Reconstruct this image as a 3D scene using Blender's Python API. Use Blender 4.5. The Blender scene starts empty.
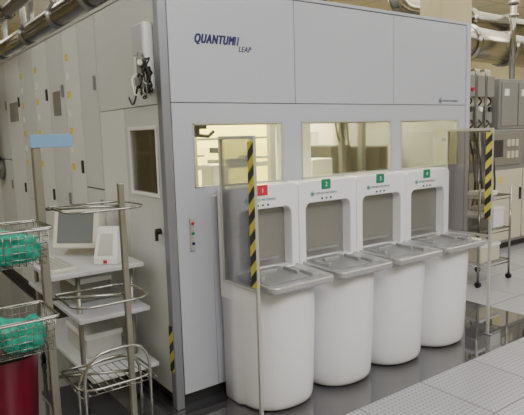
import bpy, bmesh, math, random
from mathutils import Vector, Matrix
random.seed(4)
S=bpy.context.scene
COL=S.collection

# ---------------------------------------------------------------- materials
def lin(c):
    out=[]
    for v in c[:3]:
        v=v/255.0
        out.append(v/12.92 if v<=0.04045 else ((v+0.055)/1.055)**2.4)
    return (*out,1.0)
def pmat(name,rgb,rough=0.5,metal=0.0,var=0.05,scale=6.0,emit=0.0,coat=0.0,bump=0.0):
    m=bpy.data.materials.new(name); m.use_nodes=True
    nt=m.node_tree; b=nt.nodes['Principled BSDF']
    tc=nt.nodes.new('ShaderNodeTexCoord'); n=nt.nodes.new('ShaderNodeTexNoise')
    n.inputs['Scale'].default_value=scale; n.inputs['Detail'].default_value=3
    nt.links.new(tc.outputs['Object'],n.inputs['Vector'])
    mx=nt.nodes.new('ShaderNodeMix'); mx.data_type='RGBA'
    c=lin(rgb)
    mx.inputs[6].default_value=tuple(x*(1-var) for x in c[:3])+(1,)
    mx.inputs[7].default_value=tuple(min(1,x*(1+var)) for x in c[:3])+(1,)
    nt.links.new(n.outputs['Fac'],mx.inputs[0]); nt.links.new(mx.outputs[2],b.inputs['Base Color'])
    b.inputs['Roughness'].default_value=rough; b.inputs['Metallic'].default_value=metal
    if coat: b.inputs['Coat Weight'].default_value=coat
    if emit:
        b.inputs['Emission Color'].default_value=c; b.inputs['Emission Strength'].default_value=emit
    if bump:
        bp=nt.nodes.new('ShaderNodeBump'); bp.inputs['Strength'].default_value=bump
        nt.links.new(n.outputs['Fac'],bp.inputs['Height']); nt.links.new(bp.outputs['Normal'],b.inputs['Normal'])
    return m
def glassmat(name,tint,gl=0.12,rough=0.03):
    m=bpy.data.materials.new(name); m.use_nodes=True
    nt=m.node_tree; nt.nodes.remove(nt.nodes['Principled BSDF'])
    out=nt.nodes['Material Output']
    t=nt.nodes.new('ShaderNodeBsdfTransparent'); t.inputs[0].default_value=(*tint,1)
    g=nt.nodes.new('ShaderNodeBsdfGlossy'); g.inputs['Roughness'].default_value=rough; g.inputs['Color'].default_value=(.9,.9,.9,1)
    fr=nt.nodes.new('ShaderNodeFresnel'); fr.inputs[0].default_value=1.45
    ad=nt.nodes.new('ShaderNodeMath'); ad.operation='MULTIPLY_ADD'; ad.inputs[1].default_value=0.8; ad.inputs[2].default_value=gl*0.2
    nt.links.new(fr.outputs[0],ad.inputs[0])
    mx=nt.nodes.new('ShaderNodeMixShader')
    nt.links.new(ad.outputs[0],mx.inputs[0]); nt.links.new(t.outputs[0],mx.inputs[1]); nt.links.new(g.outputs[0],mx.inputs[2])
    nt.links.new(mx.outputs[0],out.inputs['Surface'])
    return m
def hazardmat():
    m=bpy.data.materials.new('hazard_tape'); m.use_nodes=True
    nt=m.node_tree; b=nt.nodes['Principled BSDF']; b.inputs['Roughness'].default_value=.45
    g=nt.nodes.new('ShaderNodeNewGeometry'); s=nt.nodes.new('ShaderNodeSeparateXYZ')
    nt.links.new(g.outputs['Position'],s.inputs[0])
    a=nt.nodes.new('ShaderNodeMath'); a.operation='MULTIPLY_ADD'; a.inputs[1].default_value=1.0
    nt.links.new(s.outputs['Y'],a.inputs[0]); nt.links.new(s.outputs['Z'],a.inputs[2])
    k=nt.nodes.new('ShaderNodeMath'); k.operation='MULTIPLY'; k.inputs[1].default_value=9.5; nt.links.new(a.outputs[0],k.inputs[0])
    f=nt.nodes.new('ShaderNodeMath'); f.operation='FRACT'; nt.links.new(k.outputs[0],f.inputs[0])
    h=nt.nodes.new('ShaderNodeMath'); h.operation='GREATER_THAN'; h.inputs[1].default_value=.5; nt.links.new(f.outputs[0],h.inputs[0])
    mx=nt.nodes.new('ShaderNodeMix'); mx.data_type='RGBA'
    mx.inputs[6].default_value=lin((205,192,70)); mx.inputs[7].default_value=lin((34,34,38))
    nt.links.new(h.outputs[0],mx.inputs[0]); nt.links.new(mx.outputs[2],b.inputs['Base Color'])
    return m
def floormat():
    m=bpy.data.materials.new('raised_floor_tiles'); m.use_nodes=True
    nt=m.node_tree; L=nt.links; b=nt.nodes['Principled BSDF']
    g=nt.nodes.new('ShaderNodeNewGeometry'); s=nt.nodes.new('ShaderNodeSeparateXYZ'); L.new(g.outputs['Position'],s.inputs[0])
    def brick(c1,c2,mo,w):
        br=nt.nodes.new('ShaderNodeTexBrick'); br.offset=0; br.squash=1
        br.inputs['Color1'].default_value=lin(c1); br.inputs['Color2'].default_value=lin(c2); br.inputs['Mortar'].default_value=lin(mo)
        br.inputs['Scale'].default_value=1; br.inputs['Mortar Size'].default_value=.005
        br.inputs['Brick Width'].default_value=w; br.inputs['Row Height'].default_value=w
        L.new(g.outputs['Position'],br.inputs['Vector']); return br
    b1=brick((172,172,180),(182,182,189),(125,125,133),.52)
    vo=nt.nodes.new('ShaderNodeTexVoronoi'); vo.inputs['Scale'].default_value=34; vo.inputs['Randomness'].default_value=0
    L.new(g.outputs['Position'],vo.inputs['Vector'])
    ls=nt.nodes.new('ShaderNodeMath'); ls.operation='LESS_THAN'; ls.inputs[1].default_value=.26; L.new(vo.outputs['Distance'],ls.inputs[0])
    ml=nt.nodes.new('ShaderNodeMath'); ml.operation='MULTIPLY'; ml.inputs[1].default_value=.42; L.new(ls.outputs[0],ml.inputs[0])
    p=nt.nodes.new('ShaderNodeMix'); p.data_type='RGBA'; p.inputs[7].default_value=lin((95,95,104))
    L.new(ml.outputs[0],p.inputs[0]); L.new(b1.outputs['Color'],p.inputs[6])
    b2=brick((60,60,64),(70,70,74),(42,42,46),.52)
    gt=nt.nodes.new('ShaderNodeMath'); gt.operation='GREATER_THAN'; gt.inputs[1].default_value=2.04; L.new(s.outputs['Y'],gt.inputs[0])
    lx=nt.nodes.new('ShaderNodeMath'); lx.operation='LESS_THAN'; lx.inputs[1].default_value=4.2; L.new(s.outputs['X'],lx.inputs[0])
    mk=nt.nodes.new('ShaderNodeMath'); mk.operation='MULTIPLY'; L.new(gt.outputs[0],mk.inputs[0]); L.new(lx.outputs[0],mk.inputs[1])
    mx=nt.nodes.new('ShaderNodeMix'); mx.data_type='RGBA'
    L.new(mk.outputs[0],mx.inputs[0]); L.new(p.outputs[2],mx.inputs[6]); L.new(b2.outputs['Color'],mx.inputs[7])
    L.new(mx.outputs[2],b.inputs['Base Color'])
    r=nt.nodes.new('ShaderNodeMapRange'); r.inputs['To Min'].default_value=.24; r.inputs['To Max'].default_value=.05
    L.new(mk.outputs[0],r.inputs['Value']); L.new(r.outputs[0],b.inputs['Roughness'])
    L.new(mk.outputs[0],b.inputs['Coat Weight']); b.inputs['Coat Roughness'].default_value=.03; b.inputs['Coat IOR'].default_value=2.0
    return m
def gridmat(name,c1,c2,mo,w,h,rough=.6,mort=.02):
    m=bpy.data.materials.new(name); m.use_nodes=True
    nt=m.node_tree; b=nt.nodes['Principled BSDF']
    g=nt.nodes.new('ShaderNodeTexCoord')
    br=nt.nodes.new('ShaderNodeTexBrick'); br.offset=0
    br.inputs['Color1'].default_value=lin(c1); br.inputs['Color2'].default_value=lin(c2); br.inputs['Mortar'].default_value=lin(mo)
    br.inputs['Scale'].default_value=1; br.inputs['Mortar Size'].default_value=mort
    br.inputs['Brick Width'].default_value=w; br.inputs['Row Height'].default_value=h
    nt.links.new(g.outputs['Object'],br.inputs['Vector']); nt.links.new(br.outputs['Color'],b.inputs['Base Color'])
    b.inputs['Roughness'].default_value=rough
    return m

M={}
M['panel']=pmat('painted_panel_grey',(188,191,203),.34,0,.02,3)
M['side']=pmat('painted_side_panel',(203,206,206),.4,0,.03,3)
M['side2']=pmat('painted_side_panel_light',(218,220,219),.4,0,.03,3)
M['seam']=pmat('panel_seam_dark',(88,89,97),.6)
M['alu']=pmat('aluminium_profile',(138,141,150),.38,.35,.06,12)
M['alu_l']=pmat('light_aluminium',(196,196,192),.35,.4,.05,12)
M['rack']=pmat('rack_steel',(150,148,138),.35,.6,.06,12)
M['white']=pmat('white_moulding',(240,241,247),.24,0,.012,4,coat=.4)
M['white2']=pmat('white_plastic',(232,233,234),.4,0,.02,5)
M['crt']=pmat('monitor_plastic',(228,224,212),.45,0,.02,5)
M['steel']=pmat('brushed_tray_steel',(184,186,188),.25,.5,.05,30)
M['steel_d']=pmat('tray_insert_grey',(156,158,161),.3,.4,.05,30)
M['chrome']=pmat('chrome_tube',(165,165,160),.2,.95,.03,20)
M['duct']=pmat('duct_galvanised',(165,162,154),.2,1.0,.25,5)
M['brass']=pmat('yellowed_pipe',(168,148,104),.3,.7,.1,8)
M['hosew']=pmat('silver_hose',(178,178,178),.3,.8,.2,60)
M['recess']=pmat('recess_grey',(148,147,143),.33,.4,.06,5)
M['dark']=pmat('dark_grey_plastic',(52,53,57),.5)
M['black']=pmat('black_rubber',(24,24,26),.5)
M['plinth']=pmat('plinth_dark',(46,46,50),.5)
M['cream']=pmat('cream_panel',(242,234,155),.5,0,.04,3)
M['beige']=pmat('beige_equipment',(208,203,182),.5,0,.05,3)
M['greyeq']=pmat('grey_equipment',(138,139,135),.5,.1,.05,3)
M['teal']=pmat('teal_fabric',(24,160,136),.65,0,.45,26,bump=.8)
M['red']=pmat('red_plastic',(200,40,65),.4)
M['maroon']=pmat('maroon_bin_plastic',(125,22,50),.35,0,.1,8)
M['green']=pmat('green_label',(20,130,98),.5)
M['blue']=pmat('blue_sign',(120,160,200),.5)
M['navy']=pmat('navy_ink',(18,26,88),.5)
M['greyink']=pmat('grey_ink',(82,88,108),.5)
M['yellow']=pmat('yellow_sticker',(225,205,90),.5)
M['screen']=pmat('dark_screen_glass',(120,126,130),.12,0,.05,3)
M['desk']=pmat('desk_laminate',(198,200,204),.4,0,.02,6)
M['paper']=pmat('paper_white',(238,238,234),.7)
M['wall']=pmat('cleanroom_wall',(208,197,158),.6,0,.06,1.5)
M['glass']=glassmat('window_glass',(.96,.96,.93))
M['smoke']=glassmat('smoked_acrylic',(.66,.64,.60))
M['clear']=glassmat('tinted_acrylic',(.87,.87,.87))
M['hazard']=hazardmat()
M['floor']=floormat()
M['ceil']=gridmat('ceiling_grid',(228,222,196),(224,218,192),(190,184,158),.6,.6,mort=.015)
M['lamp']=pmat('lamp_diffuser',(255,250,232),.5,0,0,3,emit=5)

# ---------------------------------------------------------------- builders
def empty(name,loc,label,cat,group=None):
    e=bpy.data.objects.new(name,None); e.empty_display_size=.1; e.location=loc; COL.objects.link(e)
    e['label']=label; e['category']=cat
    if group: e['group']=group
    return e
def origin(p):
    o=Vector((0,0,0))
    while p is not None:
        o+=Vector(p.location); p=p.parent
    return o
def finish(name,bm,mat,parent=None,label=None,cat=None,smooth=False,bevel=0.0,seg=2,center=None,group=None):
    me=bpy.data.meshes.new(name)
    vs=[v.co for v in bm.verts]
    c=Vector([ (min(v[i] for v in vs)+max(v[i] for v in vs))/2 for i in range(3)])
    if center is not None: c=Vector(center)
    for v in bm.verts: v.co-=c
    bm.normal_update(); bm.to_mesh(me); bm.free()
    o=bpy.data.objects.new(name,me); COL.objects.link(o)
    me.materials.append(mat)
    if smooth:
        for p in me.polygons: p.use_smooth=True
    if parent is not None:
        o.parent=parent; o.location=c-origin(parent)
    else: o.location=c
    if bevel>0:
        md=o.modifiers.new('bevel','BEVEL'); md.width=bevel; md.segments=seg; md.limit_method='ANGLE'; md.angle_limit=.7
        md.harden_normals=False
    if label: o['label']=label
    if cat: o['category']=cat
    if group: o['group']=group
    return o
def addbox(bm,b):
    x0,x1,y0,y1,z0,z1=b
    v=[bm.verts.new(p) for p in ((x0,y0,z0),(x1,y0,z0),(x1,y1,z0),(x0,y1,z0),(x0,y0,z1),(x1,y0,z1),(x1,y1,z1),(x0,y1,z1))]
    for f in ((3,2,1,0),(4,5,6,7),(0,1,5,4),(1,2,6,5),(2,3,7,6),(3,0,4,7)): bm.faces.new([v[i] for i in f])
def boxes(name,bl,mat,parent=None,bevel=0.003,**k):
    bm=bmesh.new()
    if not isinstance(bl[0],(tuple,list)): bl=[bl]
    for b in bl: addbox(bm,b)
    return finish(name,bm,mat,parent,bevel=bevel,**k)
def each(name,bl,mat,parent,**k):
    for b in bl: boxes(name,b,mat,parent,**k)
def fillet(pts,r,n=5):
    pts=[Vector(p) for p in pts]; out=[pts[0]]
    for i in range(1,len(pts)-1):
        a,b,c=pts[i-1],pts[i],pts[i+1]
        d1=(a-b); d2=(c-b); rr=min(r,d1.length*.49,d2.length*.49)
        p1=b+d1.normalized()*rr; p2=b+d2.normalized()*rr
        for j in range(n+1):
            t=j/n; out.append(p1*(1-t)**2+b*2*t*(1-t)+p2*t*t)
    out.append(pts[-1]); return out
def addtube(bm,pts,r,n=10,closed=False,caps=True):
    pts=[Vector(p) for p in pts]; rings=[]; N=len(pts); up=None
    for i,p in enumerate(pts):
        if closed: t=(pts[(i+1)%N]-pts[i-1])
        else: t=pts[min(i+1,N-1)]-pts[max(i-1,0)]
        t.normalize()
        if up is None:
            up=Vector((0,0,1)) if abs(t.z)<.9 else Vector((1,0,0))
        up=(up-t*up.dot(t))
        if up.length<1e-4: up=t.orthogonal()
        up.normalize(); s=t.cross(up)
        rr=r[i] if isinstance(r,(list,tuple)) else r
        rings.append([bm.verts.new(p+(up*math.cos(a)+s*math.sin(a))*rr) for a in [2*math.pi*k/n for k in range(n)]])
    M_=N if closed else N-1
    for i in range(M_):
        A=rings[i];B=rings[(i+1)%N]
        for k in range(n): bm.faces.new((A[k],A[(k+1)%n],B[(k+1)%n],B[k]))
    if caps and not closed:
        bm.faces.new(rings[0][::-1]); bm.faces.new(rings[-1])
def tubes(name,paths,r,mat,parent=None,fil=0.0,n=10,closed=False,**k):
    bm=bmesh.new()
    for p in paths:
        q=fillet(p,fil) if fil>0 else p
        addtube(bm,q,r,n,closed)
    bmesh.ops.recalc_face_normals(bm,faces=bm.faces)
    return finish(name,bm,mat,parent,smooth=True,**k)
def etubes(name,paths,r,mat,parent=None,**k):
    for p in paths: tubes(name,[p],r,mat,parent,**k)
def lathe(name,prof,cx,cy,mat,parent=None,n=28,**k):
    bm=bmesh.new(); rings=[]
    for r,z in prof: rings.append([bm.verts.new((cx+r*math.cos(2*math.pi*i/n),cy+r*math.sin(2*math.pi*i/n),z)) for i in range(n)])
    for A,B in zip(rings,rings[1:]):
        for i in range(n): bm.faces.new((A[i],A[(i+1)%n],B[(i+1)%n],B[i]))
    bm.faces.new(rings[0][::-1]); bm.faces.new(rings[-1])
    return finish(name,bm,mat,parent,smooth=True,**k)
def loft(name,rings,mat,parent=None,smooth=True,bevel=0,**k):
    bm=bmesh.new(); R=[[bm.verts.new(p) for p in r] for r in rings]; n=len(R[0])
    for A,B in zip(R,R[1:]):
        for i in range(n): bm.faces.new((A[i],A[(i+1)%n],B[(i+1)%n],B[i]))
    bm.faces.new(R[0][::-1]); bm.faces.new(R[-1])
    bmesh.ops.recalc_face_normals(bm,faces=bm.faces)
    o=finish(name,bm,mat,parent,smooth=False,bevel=bevel,**k)
    if smooth:
        for p in o.data.polygons:
            p.use_smooth = len(p.vertices)==4
    return o
def rrect(x0,x1,z0,z1,rs,n=5):
    out=[]
    for (cx,cz,a0,r) in ((x0+rs[0],z0+rs[0],180,rs[0]),(x1-rs[1],z0+rs[1],270,rs[1]),(x1-rs[2],z1-rs[2],0,rs[2]),(x0+rs[3],z1-rs[3],90,rs[3])):
        for j in range(n+1):
            a=math.radians(a0+90*j/n); out.append((cx+r*math.cos(a),cz+r*math.sin(a)))
    return out
def plate_hole(name,outer,inner,y0,y1,mat,parent,**k):
    bm=bmesh.new(); n=len(outer)
    def ring(pts,y): return [bm.verts.new((x,y,z)) for x,z in pts]
    of,ob,jf,jb=ring(outer,y0),ring(outer,y1),ring(inner,y0),ring(inner,y1)
    for i in range(n):
        j=(i+1)%n
        bm.faces.new((of[i],of[j],jf[j],jf[i])); bm.faces.new((ob[j],ob[i],jb[i],jb[j]))
        bm.faces.new((of[j],of[i],ob[i],ob[j])); bm.faces.new((jf[i],jf[j],jb[j],jb[i]))
    bmesh.ops.recalc_face_normals(bm,faces=bm.faces)
    return finish(name,bm,mat,parent,**k)
def text(name,body,size,loc,mat,parent,shear=0,bold=0,rot=(math.pi/2,0,0),sx=1,sp=1.0):
    cu=bpy.data.curves.new(name,'FONT'); cu.body=body; cu.size=size; cu.shear=shear; cu.extrude=.0005; cu.space_character=sp
    t=bpy.data.objects.new('tmp_text',cu); COL.objects.link(t)
    dg=bpy.context.evaluated_depsgraph_get(); me=bpy.data.meshes.new_from_object(t.evaluated_get(dg)); 
    bpy.data.objects.remove(t); me.name=name
    me.transform(Matrix.Diagonal((sx,1,1,1)))
    if bold>0:   # thicken the strokes by merging slightly shifted copies
        bm=bmesh.new(); src=me.copy()
        for i,(dx,dy) in enumerate(((0,0),(bold,0),(0,bold*.5),(bold,bold*.5),(bold*.5,bold*.25))):
            m2=src.copy(); m2.transform(Matrix.Translation((dx,dy,.00004*i))); bm.from_mesh(m2)
        bm.to_mesh(me); bm.free()
    me.transform(Matrix.Rotation(rot[2],4,'Z')@Matrix.Rotation(rot[0],4,'X'))
    o=bpy.data.objects.new(name,me); COL.objects.link(o); me.materials.clear(); me.materials.append(mat)
    o.parent=parent; o.location=Vector(loc)-origin(parent)
    return o
def ringxz(bm,cx,y,cz,r,t,n=20):
    A=[];B=[]
    for i in range(n):
        a=2*math.pi*i/n
        A.append(bm.verts.new((cx+r*math.cos(a),y,cz+r*math.sin(a)))); B.append(bm.verts.new((cx+(r-t)*math.cos(a),y,cz+(r-t)*math.sin(a))))
    for i in range(n): bm.faces.new((A[i],B[i],B[(i+1)%n],A[(i+1)%n]))
def emblem(parent,cx,y,cz,r,mat):
    bm=bmesh.new(); ringxz(bm,cx,y,cz,r,r*.25)
    ringxz(bm,cx,y,cz,r*.55,r*.3,12)
    addbox(bm,(cx-r*.9,cx+r*.9,y,y+.0005,cz-r*.1,cz+r*.1))
    return finish('emblem',bm,mat,parent)

# ---------------------------------------------------------------- room
def struct(o): o['kind']='structure'; return o
RX0,RX1,RY0,RY1,RH=-2.6,10.5,-3.2,12.0,3.35
struct(boxes('floor',(RX0,RX1,RY0,RY1,-.1,0),M['floor'],bevel=0,center=(0,0,-.05)))
struct(boxes('ceiling',(RX0,RX1,RY0,RY1,RH,RH+.1),M['ceil'],bevel=0))
struct(boxes('wall_left',(RX0-.1,RX0,RY0,RY1,0,RH),M['wall'],bevel=0))
struct(boxes('wall_right',(RX1,RX1+.1,RY0,RY1,0,RH),M['wall'],bevel=0))
struct(boxes('wall_back',(RX0-.1,RX1+.1,RY1,RY1+.1,0,RH),M['wall'],bevel=0))
struct(boxes('wall_front',(RX0-.1,RX1+.1,RY0-.1,RY0,0,RH),M['wall'],bevel=0))
pc=empty('support_column',(4.9,3.55,0),'tall beige painted building column with darker skirting','column')
boxes('shaft',(4.62,5.10,3.42,3.68,.12,RH),M['wall'],pc,bevel=.01)
boxes('skirting',(4.61,5.11,3.41,3.69,0,.12),M['alu'],pc,bevel=.004)

# ---------------------------------------------------------------- ceiling lights
for ix in range(5):
    for iy in range(5):
        x=-1.2+ix*2.55; y=-1.5+iy*2.7
        e=empty('ceiling_light',(x,y,RH),'recessed rectangular fluorescent ceiling light with white frame','ceiling light','fluorescent ceiling lights')
        boxes('housing',[(x-.75,x+.75,y-.24,y-.2,RH-.04,RH),(x-.75,x+.75,y+.2,y+.24,RH-.04,RH),(x-.75,x-.7,y-.2,y+.2,RH-.04,RH),(x+.7,x+.75,y-.2,y+.2,RH-.04,RH)],M['white2'],e)
        boxes('diffuser',(x-.7,x+.7,y-.2,y+.2,RH-.03,RH-.005),M['lamp'],e,bevel=0)

# ---------------------------------------------------------------- main machine
XL,XR,YF,HT=1.30,3.93,2.65,2.295
mach=empty('process_machine',(2.6,2.65,0),'large grey-white enclosed semiconductor process machine with windows and hinged side doors','industrial machine')
boxes('enclosure_body',(XL+.03,XR-.02,4.4,9.0,.06,HT-.02),M['cream'],mach,bevel=0)
boxes('roof',(XL+.005,XR-.005,YF+.005,9.0,HT-.02,HT),M['panel'],mach)
boxes('interior_deck',(XL+.045,XR-.02,YF+.03,4.4,.06,.82),M['alu_l'],mach,bevel=0)
boxes('plinth',(XL+.04,XR-.04,YF+.03,9.0,0,.06),M['plinth'],mach,bevel=0)
boxes('side_wall',(XR-.02,XR,YF,9.0,.06,HT-.02),M['panel'],mach,bevel=0)
boxes('corner_column',(XL-.008,XL+.042,YF-.010,YF+.045,.0,HT-.02),M['alu'],mach,bevel=.006,label='grey aluminium corner profile')
boxes('corner_column',(XR-.05,XR+.004,YF-.010,YF+.05,.0,HT-.02),M['panel'],mach,bevel=.006)
e0=XL+.044; cuts=[e0,2.174,3.052,XR-.052]
for i in range(3):
    g=.0022
    boxes('upper_panel',(cuts[i]+g,cuts[i+1]-g,YF-.006,YF+.014,1.672,HT-.03),M['panel'],mach,bevel=.002)
boxes('header_rail',(e0,XR-.052,YF+.0,YF+.03,1.56,HT-.022),M['seam'],mach,bevel=0)
W=[(1.465,2.07),(2.215,3.025),(3.125,3.79)]
zb,zt=1.215,1.562
bl=[(e0+.003,XR-.055,YF-.006,YF+.02,zt,1.667),(e0+.003,XR-.055,YF-.006,YF+.02,1.17,zb)]
xs=[e0+.003]+[v for w in W for v in w]+[XR-.055]
for a,b in zip(xs[0::2],xs[1::2]): bl.append((a,b,YF-.006,YF+.02,zb,zt))
boxes('window_frame',bl,M['panel'],mach,bevel=0)
for a,b in W:
    boxes('window_gasket',[(a,b,YF-.009,YF+.0,zb,zb+.008),(a,b,YF-.009,YF+.0,zt-.008,zt),(a,a+.008,YF-.009,YF,zb,zt),(b-.008,b,YF-.009,YF,zb,zt)],M['alu_l'],mach,bevel=0)
    boxes('window_pane',(a,b,YF+.004,YF+.008,zb,zt),M['glass'],mach,bevel=0,label='clear viewing window pane')
boxes('lower_panel',(e0+.003,1.56,YF-.006,YF+.014,.08,1.17),M['panel'],mach,bevel=0)
boxes('lower_panel',(1.565,3.475,YF-.002,YF+.014,.08,1.165),M['panel'],mach,bevel=.003)
boxes('lower_panel',(3.48,XR-.055,YF-.006,YF+.014,.08,1.17),M['panel'],mach,bevel=0)
each('interior_frame',[(1.95,2.0,3.55,3.6,.82,2.1),(2.62,2.67,3.5,3.55,.82,2.1),(2.80,2.84,3.3,3.34,.82,2.1),(3.42,3.47,3.3,3.35,.82,2.1),(1.36,3.88,3.62,3.66,1.60,1.65),(1.36,3.88,3.9,3.95,1.22,1.26),(1.5,1.54,4.1,4.14,.82,2.1),(3.0,3.04,3.1,3.14,.82,2.1)],M['alu'],mach)
each('interior_rail',[(1.36,3.88,3.0,3.03,1.555,1.575),(1.36,2.15,4.2,4.24,1.40,1.42),(2.3,3.8,4.25,4.27,1.45,1.47),(1.36,2.2,3.8,3.83,1.33,1.345)],M['seam'],mach)
each('interior_panel',[(2.30,2.60,3.0,3.02,.95,1.80),(3.2,3.75,4.0,4.02,.9,1.62),(2.95,3.3,3.7,3.72,.9,1.5)],M['white2'],mach)
bm=bmesh.new(); addtube(bm,[(1.72,3.05,1.50),(1.72,3.05,1.55)],.018); addtube(bm,[(1.68,3.05,1.50),(1.80,3.05,1.49),(1.84,3.05,1.52)],.012); addbox(bm,(1.66,1.78,3.03,3.07,1.535,1.555))
finish('wafer_sensor',bm,M['black'],mach,smooth=False)
bm=bmesh.new(); addtube(bm,[(2.02,3.3,.82),(2.02,3.3,1.15)],.09,20); addtube(bm,[(2.02,3.3,1.15),(2.02,3.3,1.30)],.06,20); addbox(bm,(1.96,2.3,3.25,3.35,1.30,1.33)); addbox(bm,(2.24,2.32,3.1,3.4,1.33,1.345))
finish('transfer_robot',bm,M['alu'],mach)
each('interior_cabinet',[(3.16,3.4,3.4,3.8,.82,1.38),(3.52,3.78,3.2,3.6,.82,1.36),(2.5,2.58,3.04,3.10,1.25,1.40)],M['dark'],mach,bevel=.01)
each('interior_cabinet',[(1.4,1.72,3.5,3.9,.82,1.27),(2.7,2.9,3.1,3.28,.82,1.30),(1.82,1.94,3.05,3.2,.82,1.31)],M['alu_l'],mach,bevel=.01)
etubes('interior_cable',[[(2.9+.06*k,3.1,2.0),(2.92+.06*k,3.08,1.5-.03*k),(3.1+.04*k,3.2,1.34),(3.2+.03*k,3.36,1.30)] for k in range(3)],.009,M['black'],mach,fil=.08,n=6)
text('lettering','QUANTUM',.066,(1.492,YF-.0072,1.980),M['navy'],mach,shear=.34,bold=.0065,sx=.66,sp=1.20)
text('lettering','II',.066,(1.742,YF-.0072,1.980),M['navy'],mach,shear=.34,bold=.0045,sx=.60,sp=1.45)
text('lettering','LEAP',.043,(1.772,YF-.0072,1.948),M['navy'],mach,shear=.30,bold=.0018,sx=.82,sp=1.1)
emblem(mach,3.565,YF-.0075,1.700,.02,M['greyink'])
text('lettering','APPLIED MATERIALS',.021,(3.595,YF-.0075,1.694),M['greyink'],mach)
sw=boxes('switch_plate',(1.418,1.445,YF-.020,YF-.004,.88,1.06),M['alu_l'],mach,bevel=.004,label='small control plate with red and green buttons')
for zz,mm,nm in ((1.03,'red','button'),(.975,'green','button'),(.92,'navy','button')):
    bm=bmesh.new(); addtube(bm,[(1.4315,YF-.020,zz),(1.4315,YF-.028,zz)],.008,12)
    finish(nm,bm,M[mm],sw)
# side panels and doors
ys=[2.70,3.15,3.56,3.9,4.24,4.66,5.09,5.6,6.15,6.8,7.5,8.2,9.0]
zseg=1.665
for i,(a,b) in enumerate(zip(ys,ys[1:])):
    g=.0045
    if i==0:
        wy0,wy1,wz0,wz1=2.745,3.08,1.19,1.535
        d=boxes('service_door',[(XL,XL+.02,a+g,b-g,.08,wz0),(XL,XL+.02,a+g,b-g,wz1,zseg-g),(XL,XL+.02,a+g,wy0,wz0,wz1),(XL,XL+.02,wy1,b-g,wz0,wz1)],M['side'],mach,bevel=0,label='side door with small window')
        boxes('window_pane',(XL+.006,XL+.010,wy0,wy1,wz0,wz1),M['glass'],d,bevel=0)
        boxes('window_trim',[(XL-.008,XL,wy0-.015,wy1+.02,wz0-.02,wz0),(XL-.008,XL,wy0-.015,wy1+.02,wz1,wz1+.02),(XL-.008,XL,wy0-.015,wy0,wz0,wz1),(XL-.008,XL,wy1,wy1+.02,wz0,wz1)],M['white2'],d)
        boxes('added_backing',(XL+.022,XL+.04,YF+.05,wy1+.20,.9,HT-.03),M['recess'],d,bevel=0)  # added grey panel, keeps the yellow interior light out of the door window
        boxes('backing_strip',[(XL+.016,XL+.0215,wy0+.10,wy0+.13,wz0,wz1),(XL+.016,XL+.0215,wy0,wy1,1.40,1.415)],M['alu_l'],d,bevel=0)
        bm=bmesh.new(); addtube(bm,[(XL-.002,2.745,.99),(XL-.03,2.745,.99)],.016,14); addbox(bm,(XL-.034,XL-.02,2.737,2.753,.94,.99))
        finish('door_handle',bm,M['black'],d,label='black latch handle')
        boxes('upper_side_panel',(XL,XL+.02,a+g,3.56-g,zseg,HT-.025),M['side'],mach)
    elif i==1:
        boxes('side_panel',(XL,XL+.02,a+g,b-g,.08,zseg-g),M['side2'],mach)
    else:
        mm=M['side2' if i%2 else 'side']
        split={2:1.16,4:1.50,6:.95,8:1.3}.get(i)
        d=boxes('service_door',[(XL,XL+.02,a+g,b-g,.08,split-.004),(XL,XL+.02,a+g,b-g,split+.004,HT-.025)] if split else [(XL,XL+.02,a+g,b-g,.08,HT-.025)],mm,mach)
        for zz in ((1.85,1.05) if i%3 else (1.3,)):
            boxes('latch',(XL-.014,XL,a+.03,a+.055,zz-.045,zz+.045),M['dark' if i%2 else 'alu'],d,label='metal door latch')
        if i in (3,5,6,8):
            for q in range(7):
                zz=2.05-.13*q
                boxes('warning_sticker',(XL-.002,XL-.0005,b-.12,b-.05,zz,zz+.05),M['yellow' if q%2==0 else 'paper'],d,bevel=0)
        if i in (2,4,7):
            for q in range(6): boxes('vent_slot',(XL-.0015,XL+.001,a+.08,b-.08,.36+.04*q,.372+.04*q),M['seam'],d,bevel=0)
        if i in (4,7):
            boxes('indicator_panel',(XL-.008,XL,a+.12,b-.12,1.68,1.86),M['recess'],d)
boxes('side_backing',(XL+.02,XL+.03,4.4,9.0,.06,HT-.02),M['seam'],mach,bevel=0)
boxes('side_top_rail',(XL-.006,XL+.03,YF+.07,9.0,HT-.024,HT),M['alu_l'],mach)
boxes('side_backing',(XL+.022,XL+.03,3.3,4.4,.06,HT-.02),M['seam'],mach,bevel=0)
boxes('warning_tape',(XL-.011,XL-.0085,YF+.0,YF+.043,.22,.48),M['hazard'],mach,bevel=0,label='yellow and black hazard tape')

cb=empty('control_box',(1.26,2.80,1.74),'white wall-mounted control box with grey regulator and tangled black cables','control box')
boxes('case',(1.245,1.2995,2.715,2.86,1.74,2.08),M['white2'],cb,bevel=.010)
boxes('cover',(1.239,1.245,2.725,2.85,1.92,2.07),M['panel'],cb,bevel=.003)
bm=bmesh.new(); addtube(bm,[(1.22,2.72,1.82),(1.22,2.72,1.90)],.018,14); addtube(bm,[(1.22,2.72,1.90),(1.22,2.72,1.925)],.011,12); addtube(bm,[(1.225,2.705,1.87),(1.205,2.685,1.87)],.018,16); addbox(bm,(1.205,1.245,2.72,2.76,1.76,1.80))
finish('regulator',bm,M['greyeq'],cb)
bm=bmesh.new(); addtube(bm,[(1.205,2.685,1.87),(1.203,2.683,1.87)],.014,16); finish('gauge_dial',bm,M['paper'],cb)
rc=random.Random(11)
for k in range(16):
    p=[(1.235,2.72+.01*k*.6,1.80)]
    for j in range(5): p.append((rc.uniform(1.205,1.265),rc.uniform(2.63,2.74),rc.uniform(1.68,1.90)))
    p.append((1.24,2.735,1.77+.01*k))
    tubes('cable',[p],.0038,M['black' if k%3 else 'hosew'],cb,fil=.03,n=6)
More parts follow.
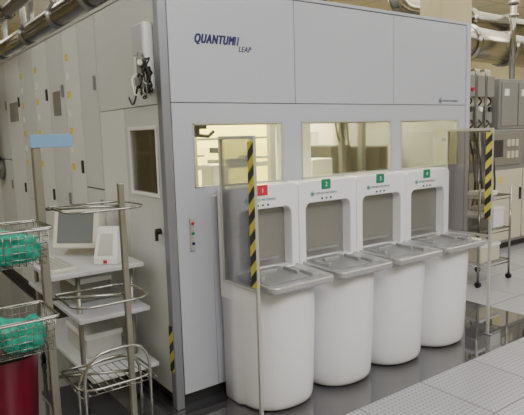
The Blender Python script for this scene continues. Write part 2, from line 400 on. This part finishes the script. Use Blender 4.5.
tubes('cable',[[(1.22,2.76,1.77),(1.23,2.83,1.68),(1.26,2.94,1.67),(1.29,3.05,1.72)]],.005,M['black'],cb,fil=.05,n=6)
tubes('cable',[[(1.20,2.72,1.82),(1.16,2.70,1.79),(1.18,2.71,1.70),(1.24,2.75,1.74)]],.0035,M['paper'],cb,fil=.03,n=6)

# ---------------------------------------------------------------- load ports
PW=.473; YP=2.49
def load_port(i):
    xa=1.583+i*PW+.0015; xb=xa+PW-.003; cx=(xa+xb)/2; hw=(xb-xa)/2
    red=(i==0)
    lab='white load port with steel tray, grey recess and %s label'%('red' if red else 'green')
    e=empty('load_port',(cx,2.4,0),lab,'load port','white load ports along the machine front')
    outer=rrect(xa,xb,.60,1.215,(.004,.004,.03,.03)); inner=rrect(cx-.182,cx+.182,.735,1.083,(.004,.004,.04,.04))
    plate_hole('front_panel',outer,inner,YP,YF-.03,M['white'],e,bevel=.007)
    boxes('recess_plate',(xa+.02,xb-.02,YP+.070,YP+.125,.71,1.10),M['recess'],e,bevel=.002)
    boxes('top_cap',(xa+.03,xb-.03,YF-.032,YF-.007,.60,1.205),M['white'],e,bevel=.004)
    boxes('recess_ledge',(cx-.13,cx+.13,YP+.055,YP+.070,.775,.79),M['steel_d'],e,bevel=.002)
    def zf(y,z): return z-(2.50-y)*.03
    def outl(d,r): return rrect(cx-hw+.022+d,cx+hw-.014-d,2.155+d,YP+.065-d*.2,(r,r,.003,.003),8)
    R=[]
    for d,z,rr in ((.012,.696,.04),(.002,.702,.048),(0,.710,.05),(0,.727,.05),(.003,.733,.048),(.008,.735,.044),(.016,.733,.038),(.022,.722,.034)):
        R.append([(x,y,zf(y,z)+.008) for x,y in outl(d,rr)])
    loft('tray',R,M['steel'],e,bevel=0,smooth=True,label='brushed steel loading tray')
    p2=rrect(cx-.18,cx+.10,2.24,YP+.03,(.02,.02,.02,.02),4)
    loft('tray_insert',[[(x,y,zf(y,z)+.008) for x,y in p2] for z in (.721,.731)],M['steel_d'],e,bevel=.002,smooth=False)
    each('tray_guide',[(cx-.17,cx-.15,2.31,2.44,.728,.755),(cx+.07,cx+.09,2.31,2.44,.728,.755),(cx-.10,cx+.02,2.42,2.44,.735,.755)],M['steel'],e,bevel=.005)
    boxes('tray_button_strip',(cx+.125,cx+.18,2.25,2.44,.718,.745),M['steel'],e,bevel=.008)
    rings=[]
    for z,s in ((.006,.87),(.012,.90),(.025,.925),(.05,.942),(.09,.95),(.20,.962),(.40,.980),(.58,.994),(.706,1.0)):
        r=[]; w=.228*s; front=2.215+(1-s)*.5; px=cx
        wb=.230*(1-(1-s)*.25)
        for j in range(33):
            a=math.pi*j/32; c=math.cos(a); sn=math.sin(a)
            ex=abs(c)**.84*(1 if c>=0 else -1); ey=abs(sn)**.92
            r.append((px+w*ex,2.46-(2.46-front)*ey,z))
        r.append((px-wb,2.49,z)); r.append((px-wb,YF-.035,z)); r.append((px+wb,YF-.035,z)); r.append((px+wb,2.49,z))
        rings.append(r)
    loft('pedestal',rings,M['white'],e,label='white half-round pedestal curving under at the base')
    boxes('toe_base',(cx-hw*.7,cx+hw*.7,2.42,YF-.04,0,.006),M['plinth'],e,bevel=0)
    lx=cx-.022
    lp=boxes('status_label',(lx-.036,lx+.036,YP-.004,YP,1.158,1.217),M['red' if red else 'green'],e,bevel=.001,label='%s status label'%('red' if red else 'green'))
    text('lettering',str(i+1),.036,(lx-.009,YP-.0052,1.175),M['paper'],lp)
    emblem(e,cx-.13,YP-.001,1.135,.015,M['green'])
    text('lettering','APPLIED MATERIALS',.020,(cx-.108,YP-.001,1.128),M['greyink'],e)
    for k in range(3):
        bm=bmesh.new(); addtube(bm,[(cx-.055+.035*k,YP,1.104),(cx-.055+.035*k,YP-.004,1.104)],.0065,10)
        finish('indicator_lamp',bm,M['green' if k==1 else 'dark'],e)
for i in range(4): load_port(i)

# ---------------------------------------------------------------- guards
def guard(X,lab,pane,tz0,zlow,y1):
    e=empty('safety_guard',(X,2.42,0),lab,'safety guard')
    y0=2.235
    r=.009
    boxes('post',(X-r,X+r,y0-r,y0+r,0,1.49),M['alu_l'],e,bevel=.003)
    boxes('post',(X-r,X+r,y1-r,y1+r,zlow,1.49),M['alu_l'],e,bevel=.003)
    boxes('rail',(X-r,X+r,y0+r,y1-r,1.474,1.49),M['alu_l'],e,bevel=.003)
    boxes('rail',(X-r,X+r,y0+r,y1-r,zlow,zlow+.016),M['alu_l'],e,bevel=.003)
    boxes('clear_panel',(X-.003,X+.003,y0+r,y1-r,zlow+.016,1.474),M[pane],e,bevel=0,label='transparent acrylic panel')
    boxes('warning_tape',(X-r-.003,X-r-.0005,y0-.008,y0+.040,tz0,1.462),M['hazard'],e,bevel=0,label='yellow and black hazard tape')
    each('wall_bracket',[(X-r,X+r,y1+r,YF-.007,1.40,1.43)],M['alu'],e,bevel=.002)
    boxes('foot',(X-.010,X+.010,y0-.03,y0+.03,0,.008),M['alu'],e,bevel=.002)
guard(1.570,'aluminium safety guard with clear panel beside the red-labelled load port','clear',.73,.70,2.545)
guard(3.60,'aluminium safety guard with smoked panel beside the end load port','smoke',.85,.72,2.60)

# ---------------------------------------------------------------- left rack with baskets
rk=empty('tube_rack',(.75,2.4,0),'grey steel tube rack with looped arms, baskets and blue sign','rack')
A=(.625,2.50); B=(.93,2.35)
boxes('post',(A[0]-.017,A[0]+.017,A[1]-.017,A[1]+.017,.05,1.48),M['rack'],rk,bevel=.004)
boxes('post',(B[0]-.013,B[0]+.013,B[1]-.013,B[1]+.013,.05,1.30),M['rack'],rk,bevel=.004)
def hoop(x0,x1,y0,y1,z): return [(x0,y1,z),(x0,y0,z),(x1,y0,z),(x1,y1,z)]
for z in (1.20,.80,.44):
    tubes('arm_loop',[hoop(.67,1.01,2.25,2.54,z)+[(.67,2.54,z)]],.0055,M['chrome'],rk,fil=.09)
for z in (1.155,.80):
    tubes('arm_loop',[hoop(.345,.597,2.23,2.482,z)+[(.345,2.482,z)]],.005,M['chrome'],rk,fil=.02)
tubes('wire_shelf',[[(.67+.034*k,2.25,.42),(.67+.034*k,2.54,.42)] for k in range(11)]+[[(.67,2.25,.42),(1.01,2.25,.42)],[(.67,2.54,.42),(1.01,2.54,.42)]],.0022,M['chrome'],rk,n=5)
etubes('cross_rail',[[(A[0],A[1],z),(B[0],B[1],z)] for z in (1.20,.80,.44,.10)],.007,M['chrome'],rk)
tubes('upright_loop',[[(.68,2.24,.08),(.68,2.24,.60),(.98,2.26,.60),(.98,2.26,.08)]],.007,M['chrome'],rk,fil=.12)
tubes('upright_loop',[[(.70,2.40,.08),(.70,2.40,.50),(1.0,2.42,.50),(1.0,2.42,.08)]],.007,M['chrome'],rk,fil=.12)
each('base',[(.62,1.04,2.22,2.26,.04,.08),(.62,1.04,2.40,2.44,.04,.08),(.60,.64,2.2,2.52,.04,.08),(.91,.95,2.2,2.5,.04,.08)],M['alu'],rk)
for x in (.64,1.0):
    for y in (2.22,2.44):
        bm=bmesh.new(); addtube(bm,[(x-.012,y,.03),(x+.012,y,.03)],.03,14); finish('caster',bm,M['black'],rk)
boxes('sign_plate',(.60,.775,2.478,2.484,1.465,1.52),M['blue'],rk,bevel=.002,label='pale blue sign plate')

def basket(cx,cy,z,lab):
    e=empty('wire_basket',(cx,cy,z),lab,'basket','wire baskets on the tube rack')
    w,d,h=.115,.115,.14
    P=[]
    for k in range(6):
        zz=z+h*k/5; s=.85+.15*k/5
        P.append([(cx-w*s,cy-d*s,zz),(cx+w*s,cy-d*s,zz),(cx+w*s,cy+d*s,zz),(cx-w*s,cy+d*s,zz),(cx-w*s,cy-d*s,zz)])
    n=8
    for k in range(n+1):
        t=-1+2*k/n; a=.85
        P.append([(cx+w*t,cy-d,z+h),(cx+w*t*a,cy-d*a,z),(cx+w*t*a,cy+d*a,z),(cx+w*t,cy+d,z+h)])
        P.append([(cx-w,cy+d*t,z+h),(cx-w*a,cy+d*t*a,z),(cx+w*a,cy+d*t*a,z),(cx+w,cy+d*t,z+h)])
    tubes('wire_frame',P,.0015,M['chrome'],e,n=5)
    w2=w+.011; d2=d+.011
    tubes('rim',[[(cx-w2,cy-d2,z+h+.006),(cx+w2,cy-d2,z+h+.006),(cx+w2,cy+d2,z+h+.006),(cx-w2,cy+d2,z+h+.006),(cx-w2,cy-d2,z+h+.006)]],.004,M['chrome'],e,fil=.01,n=6)
def cloth(cx,cy,z,seed):
    bm=bmesh.new(); bmesh.ops.create_icosphere(bm,subdivisions=5,radius=1)
    rn=random.Random(seed); ph=[rn.uniform(0,6) for _ in range(6)]
    for v in bm.verts:
        x,y,w=v.co
        f=1+.06*math.sin(5*x+ph[0])*math.cos(4*y+ph[1])+.06*math.sin(9*y+7*w+ph[2])+.04*math.sin(17*x+9*y+ph[3])+.025*math.sin(23*y-15*x)
        sx=abs(x)**.55*(1 if x>0 else -1); sy=abs(y)**.55*(1 if y>0 else -1)
        v.co=Vector((cx+sx*.088*f,cy+sy*.088*f,z+.058+.062*w*(f+.30*math.sin(4*x+ph[4])*(w>0)+.15*math.sin(9*y+ph[5])*(w>0))))
    for v in bm.verts: v.co.z=max(v.co.z,z+.004)
    finish('folded_garment',bm,M['teal'],None,label='crumpled teal cleanroom garment lying in a wire basket',cat='clothing',smooth=True,group='teal garments in wire baskets')
basket(.471,2.356,1.015,'wire basket holding a teal garment, upper one'); cloth(.471,2.356,1.017,1)
basket(.471,2.356,.660,'wire basket holding a teal garment, lower one'); cloth(.471,2.356,.662,5)

bn=empty('waste_bin',(.45,2.70,0),'dark red round plastic waste bin with black liner','bin')
lathe('shell',[(.12,0),(.125,.01),(.160,.54),(.168,.56),(.172,.57),(.172,.595),(.165,.60),(.155,.595),(.15,.54),(.12,.12)],.45,2.70,M['maroon'],bn)
lathe('bin_liner',[(.140,.44),(.156,.57),(.176,.602),(.178,.57),(.176,.545)],.45,2.70,M['black'],bn)

# ---------------------------------------------------------------- computer cart
ct=empty('computer_cart',(1.0,3.3,0),'grey three-tier cart with laminate shelves and steel legs','cart')
boxes('top_shelf',(.74,1.24,2.86,3.95,.785,.81),M['desk'],ct,bevel=.005)
boxes('shelf',(.86,1.255,2.84,3.90,.535,.56),M['desk'],ct,bevel=.005)
boxes('shelf',(.88,1.255,2.76,3.90,.235,.26),M['desk'],ct,bevel=.005)
for x in (.90,1.20):
    for y in (2.96,3.84):
        tubes('leg',[[(x,y,.04),(x,y,.785)]],.014,M['rack'],ct)
        bm=bmesh.new(); addtube(bm,[(x-.012,y,.028),(x+.012,y,.028)],.028,14); finish('caster',bm,M['black'],ct)

def monitor(cx,cy,z,s,rz,lab):
    e=empty('computer_monitor',(cx,cy,z),lab,'monitor')
    def P(x,y,zz): 
        y2=y+(zz-.2)*.28; return (cx+x*s,cy+y2*s,z+zz*s)
    def Q(x,y,zz): return (cx+x*s,cy+y*s,z+zz*s)
    def rect(x,y,z0,z1,ins=0): return [P(-x+ins,y,z0+ins),P(x-ins,y,z0+ins),P(x-ins,y,z1-ins),P(-x+ins,y,z1-ins)]
    loft('housing',[rect(.165,-.14,.06,.34),rect(.17,-.10,.055,.345),rect(.165,-.02,.06,.34),rect(.11,.14,.09,.29)],M['crt'],e,smooth=False,bevel=.012*s)
    loft('screen',[rect(.13,-.143,.095,.305),rect(.13,-.139,.095,.305)],M['screen'],e,smooth=False)
    loft('stand',[[Q(-.12,-.10,0),Q(.12,-.10,0),Q(.12,.10,0),Q(-.12,.10,0)],[Q(-.11,-.09,.015),Q(.11,-.09,.015),Q(.11,.09,.015),Q(-.11,.09,.015)],[Q(-.05,-.04,.09),Q(.05,-.04,.09),Q(.05,.04,.09),Q(-.05,.04,.09)]],M['crt'],e,smooth=False)
    e.rotation_euler=(0,0,rz); return e
m1=monitor(1.09,3.38,.81,.84,math.radians(-42),'beige tube monitor leaned back and turned toward the aisle')
tm=empty('touch_terminal',(1.09,2.98,.81),'white sloping touch terminal with small red sticker on the cart','terminal')
def T(x,y,z): return (1.09+x*.88,2.98+y*.88,.81+z*.95)
loft('case',[[T(-.075,-.075,0),T(.075,-.075,0),T(.075,.055,0),T(-.075,.055,0)],[T(-.075,-.075,.04),T(.075,-.075,.04),T(.075,.055,.04),T(-.075,.055,.04)],[T(-.065,0.0,.21),T(.065,0.0,.21),T(.065,.05,.21),T(-.065,.05,.21)]],M['white2'],tm,smooth=False,bevel=.008)
loft('display',[[T(-.045,-.068,.06),T(.045,-.068,.06),T(.04,-.012,.175),T(-.04,-.012,.175)],[T(-.045,-.073,.06),T(.045,-.073,.06),T(.04,-.017,.175),T(-.04,-.017,.175)]],M['alu_l'],tm,smooth=False)
boxes('sticker',(1.08,1.10,2.98-.070,2.98-.066,.82,.838),M['red'],tm,bevel=0)
tm.rotation_euler=(0,0,math.radians(-40))
kb=empty('keyboard',(.85,3.10,.81),'off-white computer keyboard on the cart','keyboard')
boxes('base',(.76,.89,2.92,3.24,.81,.828),M['crt'],kb,bevel=.004)
bl=[]
for r in range(5):
    for c in range(12): bl.append((.767+r*.024,.767+r*.024+.019,2.935+c*.025,2.935+c*.025+.019,.828,.834))
boxes('keys',bl,M['alu_l'],kb,bevel=0)
def carton(x0,x1,y0,y1,z0,z1,mat,lab):
    e=empty('storage_box',((x0+x1)/2,(y0+y1)/2,z0),lab,'box')
    boxes('base',(x0,x1,y0,y1,z0,z1-.03),M[mat],e,bevel=.006)
    boxes('lid',(x0-.006,x1+.006,y0-.006,y1+.006,z1-.03,z1),M['white2'],e,bevel=.004)
carton(.94,1.15,3.15,3.45,.561,.70,'greyeq','grey lidded storage box on the middle shelf of the computer cart')
carton(.95,1.16,3.05,3.40,.261,.40,'alu_l','silver lidded storage box on the lowest shelf of the computer cart')

# ---------------------------------------------------------------- ducts
ZB=HT+.001
def duct(loc,label,paths,r,fil,fl=(),fr=1.22,mat='duct',n=18,nm='exhaust_duct',fm='duct'):
    e=empty(nm,loc,label,'duct' if nm=='exhaust_duct' else 'pipe')
    for p in paths: tubes('pipe',[p],r,M[mat],e,fil=fil,n=n)
    for a,b in fl: tubes('flange',[[a,b]],r*fr,M[fm],e,n=n)
    return e
duct((1.82,3.8,ZB),'thick galvanised exhaust duct with elbow running over the machine roof',
  [[(1.82,3.8,ZB),(1.82,3.8,2.62),(1.82,9.0,2.62),(1.82,11.9,2.62)]],.125,.25,
  [((1.82,3.8,ZB),(1.82,3.8,ZB+.03)),((1.82,6.4,2.62),(1.82,6.45,2.62)),((1.82,5.2,2.62),(1.82,5.25,2.62)),((1.82,4.2,2.62),(1.82,4.25,2.62))])
duct((1.40,3.30,ZB),'bent stainless duct beside a thick one along the machine roof edge',
  [[(1.41,3.30,ZB),(1.41,3.30,2.46),(1.41,8.2,2.46),(1.41,8.2,ZB)]],.085,.13,
  [((1.41,3.30,ZB),(1.41,3.30,ZB+.02)),((1.41,3.85,2.46),(1.41,3.88,2.46)),((1.41,4.6,2.46),(1.41,4.63,2.46)),((1.41,5.5,2.46),(1.41,5.54,2.46)),((1.41,6.6,2.46),(1.41,6.64,2.46))],n=16,fr=1.22,fm='hosew')
duct((1.02,4.7,RH),'ceiling-hung duct with a downward branch beside the machine',
  [[(1.02,4.7,RH),(1.02,4.7,2.78),(1.02,11.9,2.78)],[(1.02,6.6,2.74),(1.10,6.6,1.4),(1.22,6.6,1.2),(1.29,6.6,1.2)]],.12,.20,
  [((1.02,5.1,2.78),(1.02,5.14,2.78)),((1.02,6.0,2.78),(1.02,6.04,2.78)),((1.02,4.7,3.0),(1.02,4.7,3.03))])
duct((1.24,3.9,RH),'slender stainless pipe dropping from the ceiling over the roof edge',
  [[(1.25,3.7,RH),(1.25,3.7,2.66),(1.25,7.4,2.66),(1.25,7.4,RH)]],.055,.12,[((1.25,4.5,2.66),(1.25,4.53,2.66)),((1.25,5.6,2.66),(1.25,5.63,2.66))],fr=1.35,n=12,mat='hosew')
duct((.82,5.3,RH),'slender yellowed pipe dropping from the ceiling beside the machine',
  [[(.80,5.3,RH),(.80,5.3,2.46),(.80,9.4,2.46),(.80,9.4,RH)]],.05,.12,[((.80,5.8,2.46),(.80,5.83,2.46)),((.80,6.8,2.46),(.80,6.83,2.46))],fr=1.4,n=12,mat='brass')
for k in range(3):
    x=2.05+.13*k; z=2.48+.09*k
    duct((x,3.7,ZB),'thin process pipe rising from the machine roof',[[(x,3.7+.1*k,ZB),(x,3.7+.1*k,z),(x,11.9,z)]],.02,.08,[((x,3.9+.4*k,z),(x,3.93+.4*k,z))],fr=1.8,n=10,nm='process_pipe',mat='brass' if k==1 else 'duct')
for k,(y0,y1,h,x0) in enumerate([(3.0,3.35,2.54,1.58),(5.3,6.1,2.92,1.58),(3.44,3.80,2.68,1.58),(6.4,7.3,2.98,1.58),(2.84,3.12,2.48,1.42),(4.35,4.9,2.80,1.58),(3.3,3.6,2.60,1.72)]):
    e=empty('flexible_hose',(x0,y0,ZB),'silver corrugated flexible hose arching over the machine roof','hose','flexible hoses on the machine roof')
    p=fillet([(x0,y0,ZB),(x0,y0,h),(x0,y1,h),(x0,y1,ZB)],.22,10)
    bm=bmesh.new(); q=[]
    for a,b in zip(p,p[1:]):
        n=max(1,int((b-a).length/.02))
        for j in range(n): q.append(a.lerp(b,j/n))
    q.append(p[-1]); addtube(bm,q,[.038 if j%2 else .031 for j in range(len(q))],10)
    finish('corrugated_tube',bm,M['hosew'],e,smooth=True)
vb=empty('valve_box',(1.57,4.0,ZB),'small grey valve box with couplings on the machine roof','valve')
boxes('case',(1.53,1.62,3.95,4.17,ZB,ZB+.16),M['greyeq'],vb,bevel=.008)
for k in range(3):
    bm=bmesh.new(); addtube(bm,[(1.575,3.99+.07*k,ZB+.16),(1.575,3.99+.07*k,ZB+.22)],.018,10); finish('coupling',bm,M['alu_l'],vb)
duct((2.98,3.3,ZB),'upright pipe with flange standing on the machine roof',[[(2.98,3.3,ZB),(2.98,3.3,RH)]],.05,0,[((2.98,3.3,ZB),(2.98,3.3,ZB+.03)),((2.98,3.3,2.42),(2.98,3.3,2.46))],fr=1.6,n=16,nm='process_pipe')
tr=empty('cable_tray',(.6,7,2.3),'hanging ladder cable tray carrying cables along the machine side','cable tray')
boxes('ladder',[(.44,.47,5.8,11.9,2.25,2.32),(.69,.72,5.8,11.9,2.25,2.32)]+[(.47,.69,5.9+.4*k,5.94+.4*k,2.25,2.27) for k in range(15)],M['alu'],tr,bevel=0)
etubes('hanger',[[(.455,6.0+2*k,2.3),(.455,6.0+2*k,RH)] for k in range(3)],.008,M['alu'],tr,n=6)
etubes('cable',[[(.50+.035*k,5.8,2.285),(.50+.035*k,11.9,2.285)] for k in range(5)],.014,M['black'],tr,n=6)

# ---------------------------------------------------------------- right side equipment
eq=empty('equipment_cabinet',(6.1,4.2,0),'grey and beige free-standing process equipment with doors and control panels','cabinet')
boxes('body',(5.0,8.4,3.75,5.0,.08,1.46),M['greyeq'],eq,bevel=.01)
boxes('plinth',(5.05,8.35,3.8,4.95,0,.08),M['plinth'],eq,bevel=0)
for k in range(4):
    x=5.03+k*.84
    d=boxes('door',(x,x+.82,3.735,3.75,.12,.98),M['beige'],eq)
    boxes('handle',(x+.75,x+.77,3.71,3.735,.6,.75),M['dark'],d)
    each('sticker',[(x+.12,x+.24,3.733,3.7345,.78,.90),(x+.30,x+.38,3.733,3.7345,.82,.90)],M['yellow' if k%2 else 'paper'],d,bevel=0)
    boxes('control_panel',(x+.03,x+.78,3.73,3.75,1.04,1.42),M['recess'],eq)
    boxes('display',(x+.10,x+.36,3.722,3.73,1.14,1.34),M['dark'],eq)
    each('switch_module',[(x+.44+.09*j,x+.50+.09*j,3.715,3.73,1.12+.14*q,1.20+.14*q) for j in range(3) for q in range(2)],M['beige'],eq)
etubes('cable',[[(5.12+.13*k,3.72,1.44),(5.14+.13*k,3.66,1.2-.05*(k%3)),(5.2+.13*k,3.66,.8+.06*(k%2)),(5.22+.12*k,3.71,.5)] for k in range(7)],.011,M['dark'],eq,fil=.1,n=6)
etubes('coolant_pipe',[[(5.25+.22*k,3.69,.02),(5.25+.22*k,3.69,1.44)] for k in range(4)],.022,M['chrome'],eq,n=10)
gb=empty('gas_box',(5.75,3.98,1.461),'pale gas box with grey modules, hoses and one red knob','control box')
boxes('case',(5.16,6.15,3.86,4.25,1.461,2.16),M['beige'],gb,bevel=.01)
each('module',[(5.21+.19*k,5.35+.19*k,3.78,3.86,1.84,2.08) for k in range(5)],M['greyeq'],gb,bevel=.006)
each('module',[(5.22+.19*k,5.34+.19*k,3.80,3.86,1.54,1.74) for k in range(5)],M['steel_d'],gb,bevel=.006)
for k in range(5):
    bm=bmesh.new(); addtube(bm,[(5.28+.19*k,3.80,1.70),(5.28+.19*k,3.775,1.70)],.03,16); finish('gauge',bm,M['paper' if k%2 else 'dark'],gb)
bm=bmesh.new(); addtube(bm,[(5.66,3.78,1.92),(5.66,3.75,1.92)],.02,14); finish('valve_knob',bm,M['red'],gb)
etubes('hose',[[(5.28+.19*k,3.82,1.84),(5.28+.19*k,3.77,1.79),(5.28+.19*k,3.82,1.74)] for k in range(5)],.010,M['black'],gb,fil=.03,n=6)
etubes('hose',[[(5.22+.15*k,3.82,1.60),(5.26+.15*k,3.77,1.54),(5.22+.15*k,3.79,1.50),(5.26+.15*k,3.84,1.48)] for k in range(6)],.010,M['dark'],gb,fil=.03,n=6)
etubes('conduit',[[(5.185+.19*k,3.87,2.14),(5.185+.19*k,3.79,2.14),(5.185+.19*k,3.79,1.48)] for k in range(5)],.014,M['chrome'],gb,fil=.03,n=8)
gd=empty('pump_cabinet',(6.8,3.9,1.461),'mid grey pump cabinet with panelled front standing on pale equipment','cabinet')
boxes('case',(6.25,7.4,3.80,4.4,1.461,2.06),M['steel_d'],gd,bevel=.01)
each('front_panel',[(6.28+.37*k,6.62+.37*k,3.785,3.80,1.50,2.02) for k in range(3)],M['greyeq'],gd,bevel=.004)
each('sticker',[(6.33+.37*k,6.43+.37*k,3.783,3.7845,1.86,1.94) for k in range(3)],M['paper'],gd,bevel=0)
duct((5.45,4.05,2.16),'large shiny stainless exhaust duct with flanges and elbow',[[(5.45,4.05,2.162),(5.45,4.05,2.49),(9.8,4.45,2.49)]],.20,.28,[((5.95+.95*k,4.096+.087*k,2.49),(6.01+.95*k,4.102+.087*k,2.49)) for k in range(3)],fr=1.12,n=22)
duct((5.6,4.8,RH),'upper stainless duct hung under the ceiling',[[(5.6,4.8,RH),(5.6,4.8,3.0),(10.4,4.9,3.0)]],.12,.2,[((6.2+.9*k,4.82,3.0),(6.25+.9*k,4.82,3.0)) for k in range(3)])
duct((4.4,6.2,RH),'long yellowed duct hung under the ceiling',[[(4.4,6.2,RH),(4.4,6.2,2.95),(10.4,6.2,2.95)]],.12,.2,[((6.2+k,6.2,2.95),(6.24+k,6.2,2.95)) for k in range(3)],mat='brass')
duct((6.6,3.87,RH),'vertical stainless pipe from the pump cabinet to the ceiling',[[(6.6,3.86,2.062),(6.6,3.86,RH)]],.035,0,[((6.6,3.86,2.8),(6.6,3.86,2.84)),((6.6,3.86,2.95),(6.6,3.86,2.99))],fr=1.6,n=12,nm='process_pipe')
sh=empty('wire_shelf_cart',(4.9,3.1,0),'small chrome wire cart with three shelves beside the end guard','cart')
X0,X1,Y0,Y1=4.62,5.14,2.98,3.32
etubes('post',[[(x,y,.05),(x,y,.92)] for x in (X0,X1) for y in (Y0,Y1)],.011,M['chrome'],sh)
for z in (.20,.52,.84):
    P=[[(X0,Y0,z),(X1,Y0,z),(X1,Y1,z),(X0,Y1,z),(X0,Y0,z)]]
    tubes('shelf',P+[[(X0,Y0+.034*k,z),(X1,Y0+.034*k,z)] for k in range(1,10)]+[[(X0,Y0,z-.03),(X1,Y0,z-.03)]],.005,M['chrome'],sh,n=5)
for x in (X0,X1):
    for y in (Y0,Y1):
        bm=bmesh.new(); addtube(bm,[(x-.014,y,.028),(x+.014,y,.028)],.028,12); finish('caster',bm,M['black'],sh)
carton(4.66,4.88,3.02,3.26,.526,.68,'greyeq','grey lidded storage box on the middle wire shelf')
carton(4.92,5.10,3.02,3.26,.526,.72,'white2','white lidded storage box on the middle wire shelf')
carton(4.72,5.04,3.02,3.26,.206,.38,'beige','beige lidded storage box on the lowest wire shelf')
ps=empty('paper_stack',(4.9,3.15,.846),'stack of white papers on the top wire shelf','papers')
for k in range(3): boxes('sheet_bundle',(4.78+.01*k,5.02+.01*k,3.05,3.23,.8455+.012*k,.857+.012*k),M['paper'],ps,bevel=0)

# ---------------------------------------------------------------- lights
def area(name,loc,rot,sx,sy,e,col):
    l=bpy.data.lights.new(name,'AREA'); l.shape='RECTANGLE'; l.size=sx; l.size_y=sy; l.energy=e; l.color=col
    o=bpy.data.objects.new(name,l); o.location=loc; o.rotation_euler=rot; COL.objects.link(o); return o
area('room_light_front',(1.8,-.2,3.25),(math.radians(22),0,math.radians(-15)),3.0,1.5,138,(1.0,.99,.97))
area('room_light_aisle',(-.9,4.5,3.25),(0,math.radians(-15),0),2.0,4.5,62,(1.0,1.0,.97))
area('room_light_far',(6.8,5.5,3.25),(0,0,0),5,5,150,(1.0,.95,.76))
area('room_light_right',(6.4,1.0,3.25),(0,0,0),3.5,3,74,(.99,.98,1.0))
area('machine_roof_light',(2.4,8,3.25),(0,0,0),3,6,55,(1.0,.94,.74))
area('machine_interior_light',(2.6,3.5,2.2),(0,0,0),2.3,1.2,215,(1.0,.93,.50))
w=bpy.data.worlds.new('world'); S.world=w; w.use_nodes=True
w.node_tree.nodes['Background'].inputs[0].default_value=(.9,.9,.85,1); w.node_tree.nodes['Background'].inputs[1].default_value=.2

# ---------------------------------------------------------------- camera
cam=bpy.data.cameras.new('camera'); co=bpy.data.objects.new('camera',cam); COL.objects.link(co)
f=Vector((.5812,.8069,-.1321)).normalized(); r=Vector((.8075,-.5836,-.0285)); r=(r-f*r.dot(f)).normalized(); u=r.cross(f)
co.matrix_world=Matrix(((r.x,u.x,-f.x,0),(r.y,u.y,-f.y,0),(r.z,u.z,-f.z,1.5),(0,0,0,1)))
cam.sensor_width=36; cam.lens=560/524*36; cam.clip_start=.02
S.camera=co
